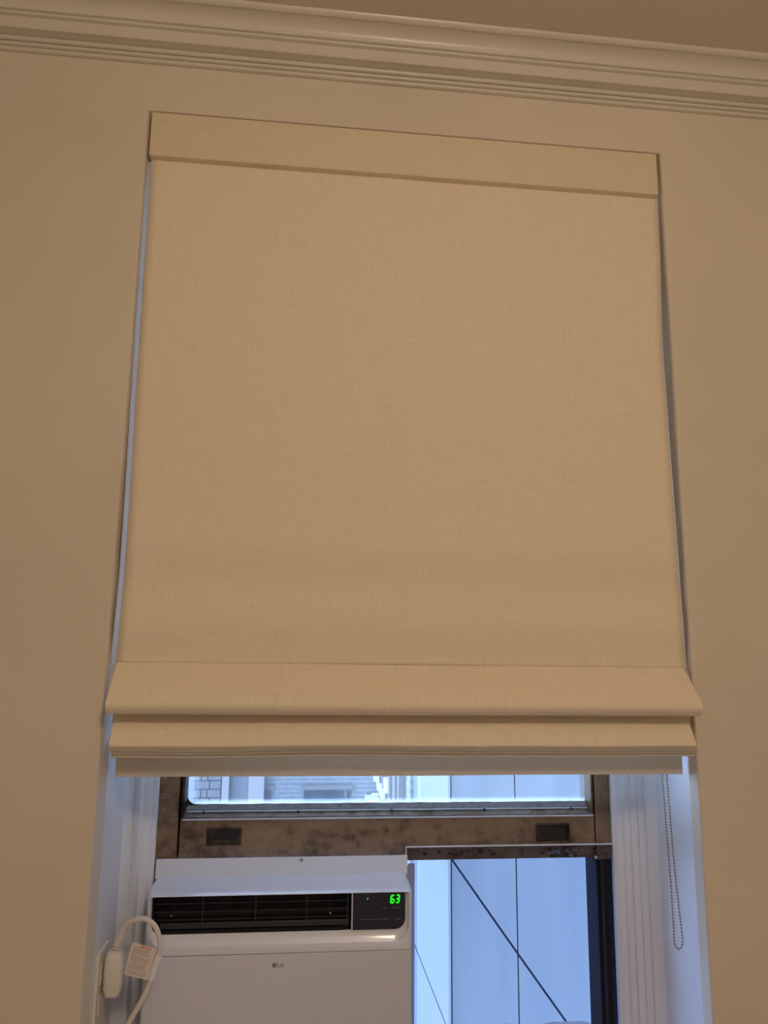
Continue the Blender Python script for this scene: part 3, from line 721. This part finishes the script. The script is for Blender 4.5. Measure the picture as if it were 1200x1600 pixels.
for pa_, pb_ in ((645, 642), (637, 632), (626, 622), (618, 616), (611, 609.5), (604.5, 603.5)):
    s0, s1 = sorted((s_for(pa_), s_for(pb_)))
    if s0 < 0: s0 = 0.02
    obj('pier', wbox(s0, s1, 0, .10, ZLO, 5), M['stone'], rb_)
for px, ra, rb2, wd_ in ((596, 1213, 1219, 4), (604, 1226, 1232, 4), (611, 1237, 1244, 4), (621, 1228, 1233, 4), (592, 1246, 1250, 3)):
    s = s_for(px); q_ = Vector((wx0, wy0, 0))+D*s
    za, zb = P(px, rb2, q_.y).z, P(px, ra, q_.y).z
    obj('ledge', wbox(s-.22, s+.22, 0, .13, (za+zb)/2-.02, (za+zb)/2+.06), M['ledge'], rb_)
for pa_, pb_ in ((641.5, 637.5), (631.5, 626.5), (621.5, 619.5)):
    s0, s1 = sorted((s_for(pa_), s_for(pb_)))
    obj('window', wbox(s0+.02, s1-.02, 0, .02, ZLO, 5), M['dark_glass'], rb_)
# far brick building
YF = 14.0
fb = empty('brick_building', (px_x(480, YF), YF, -12)); tag(fb, 'grey brick and stone building across the street, seen through the dusty upper pane', 'building')
obj('wall', box(px_x(150, YF), px_x(640, YF), YF, YF+1, ZLO, 3.6), M['brick'], fb)
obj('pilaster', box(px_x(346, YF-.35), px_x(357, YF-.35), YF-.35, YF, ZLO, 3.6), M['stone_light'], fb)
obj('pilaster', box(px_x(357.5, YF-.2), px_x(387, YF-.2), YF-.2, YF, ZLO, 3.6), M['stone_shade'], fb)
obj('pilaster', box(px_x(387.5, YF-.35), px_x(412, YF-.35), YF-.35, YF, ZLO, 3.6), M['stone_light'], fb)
def rz(row, px, y): return P(px, row, y).z
obj('stone_backing', box(px_x(230, YF), px_x(345, YF), YF-.08, YF, ZLO, 3.6), M['stone2'], fb)
# stone blocks at the left
hts = [1206, 1220, 1233.5, 1247, 1261, 1275]
for i, (a, b) in enumerate(zip(hts, hts[1:])):
    off = 0 if i % 2 else 9
    cols = [263-off, 282-off+4, 305+off, 327-off*.4, 345]
    for c0_, c1_ in zip(cols, cols[1:]):
        obj('stone_block', box(px_x(c0_, YF-.12)+.006, px_x(c1_, YF-.12)-.006, YF-.12-random.uniform(0, .03), YF, rz(b, 320, YF-.12)+.006, rz(a, 320, YF-.12)-.006, .008, seg=1), random.choice([M['stone'], M['stone2']]), fb)
for (a, b, c_, d_) in ((413.5, 424, 1233, 1275), (475, 547, 1233, 1285)):
    wv = obj('window', box(px_x(a, YF), px_x(b, YF), YF-.03, YF+.01, rz(d_, a, YF), rz(c_, a, YF)), M['dark_glass'], fb)
    obj('lintel', box(px_x(a, YF)-.05, px_x(b, YF)+.05, YF-.10, YF, rz(c_, a, YF), rz(c_, a, YF)+.07), M['stone'], wv)
obj('window_divider', box(px_x(538, YF), px_x(541, YF), YF-.05, YF, rz(1285, 540, YF), rz(1233, 540, YF)), M['stone'], fb)
obj('canopy', box(px_x(574, YF-.6), px_x(588, YF-.6), YF-.6, YF, rz(1255, 580, YF-.6), rz(1251, 580, YF-.6)), M['ledge'], fb)
# two thin cables in front of the panel wall
def cable(a, b, y0, y1, r, label):
    pa, pb2 = P(*a, y0), P(*b, y1)
    m_ = pa.lerp(pb2, .5)+Vector((0, 0, -.004))
    tag(obj('cable', tube(spline([pa, m_, pb2], 6), r, 8), M['cable'], smooth=True), label, 'cable')
cable((697, 1330), (905, 1625), YP-.07, YP-.25, .0058, 'dark cable slanting across the panel wall, the thicker of two')
cable((600, 1352), (712, 1640), YP-.5, YP-.3, .0018, 'faint thin cable slanting low beside the air conditioner')
# weathered stone sill outside
sl_ = bmesh.new(); loops = []
ys = .42; zt_ = P(900, 1598, ys).z
for i in range(61):
    x = -0.3+1.0*i/60; j = random.uniform(-.0025, .004)
    loops.append([(x, .35, zt_-.05), (x, .35, zt_-.003), (x, ys, zt_+j), (x, ys+.01, zt_-.05)])
struct(obj('outer_sill', loft(loops), M['stone2']))
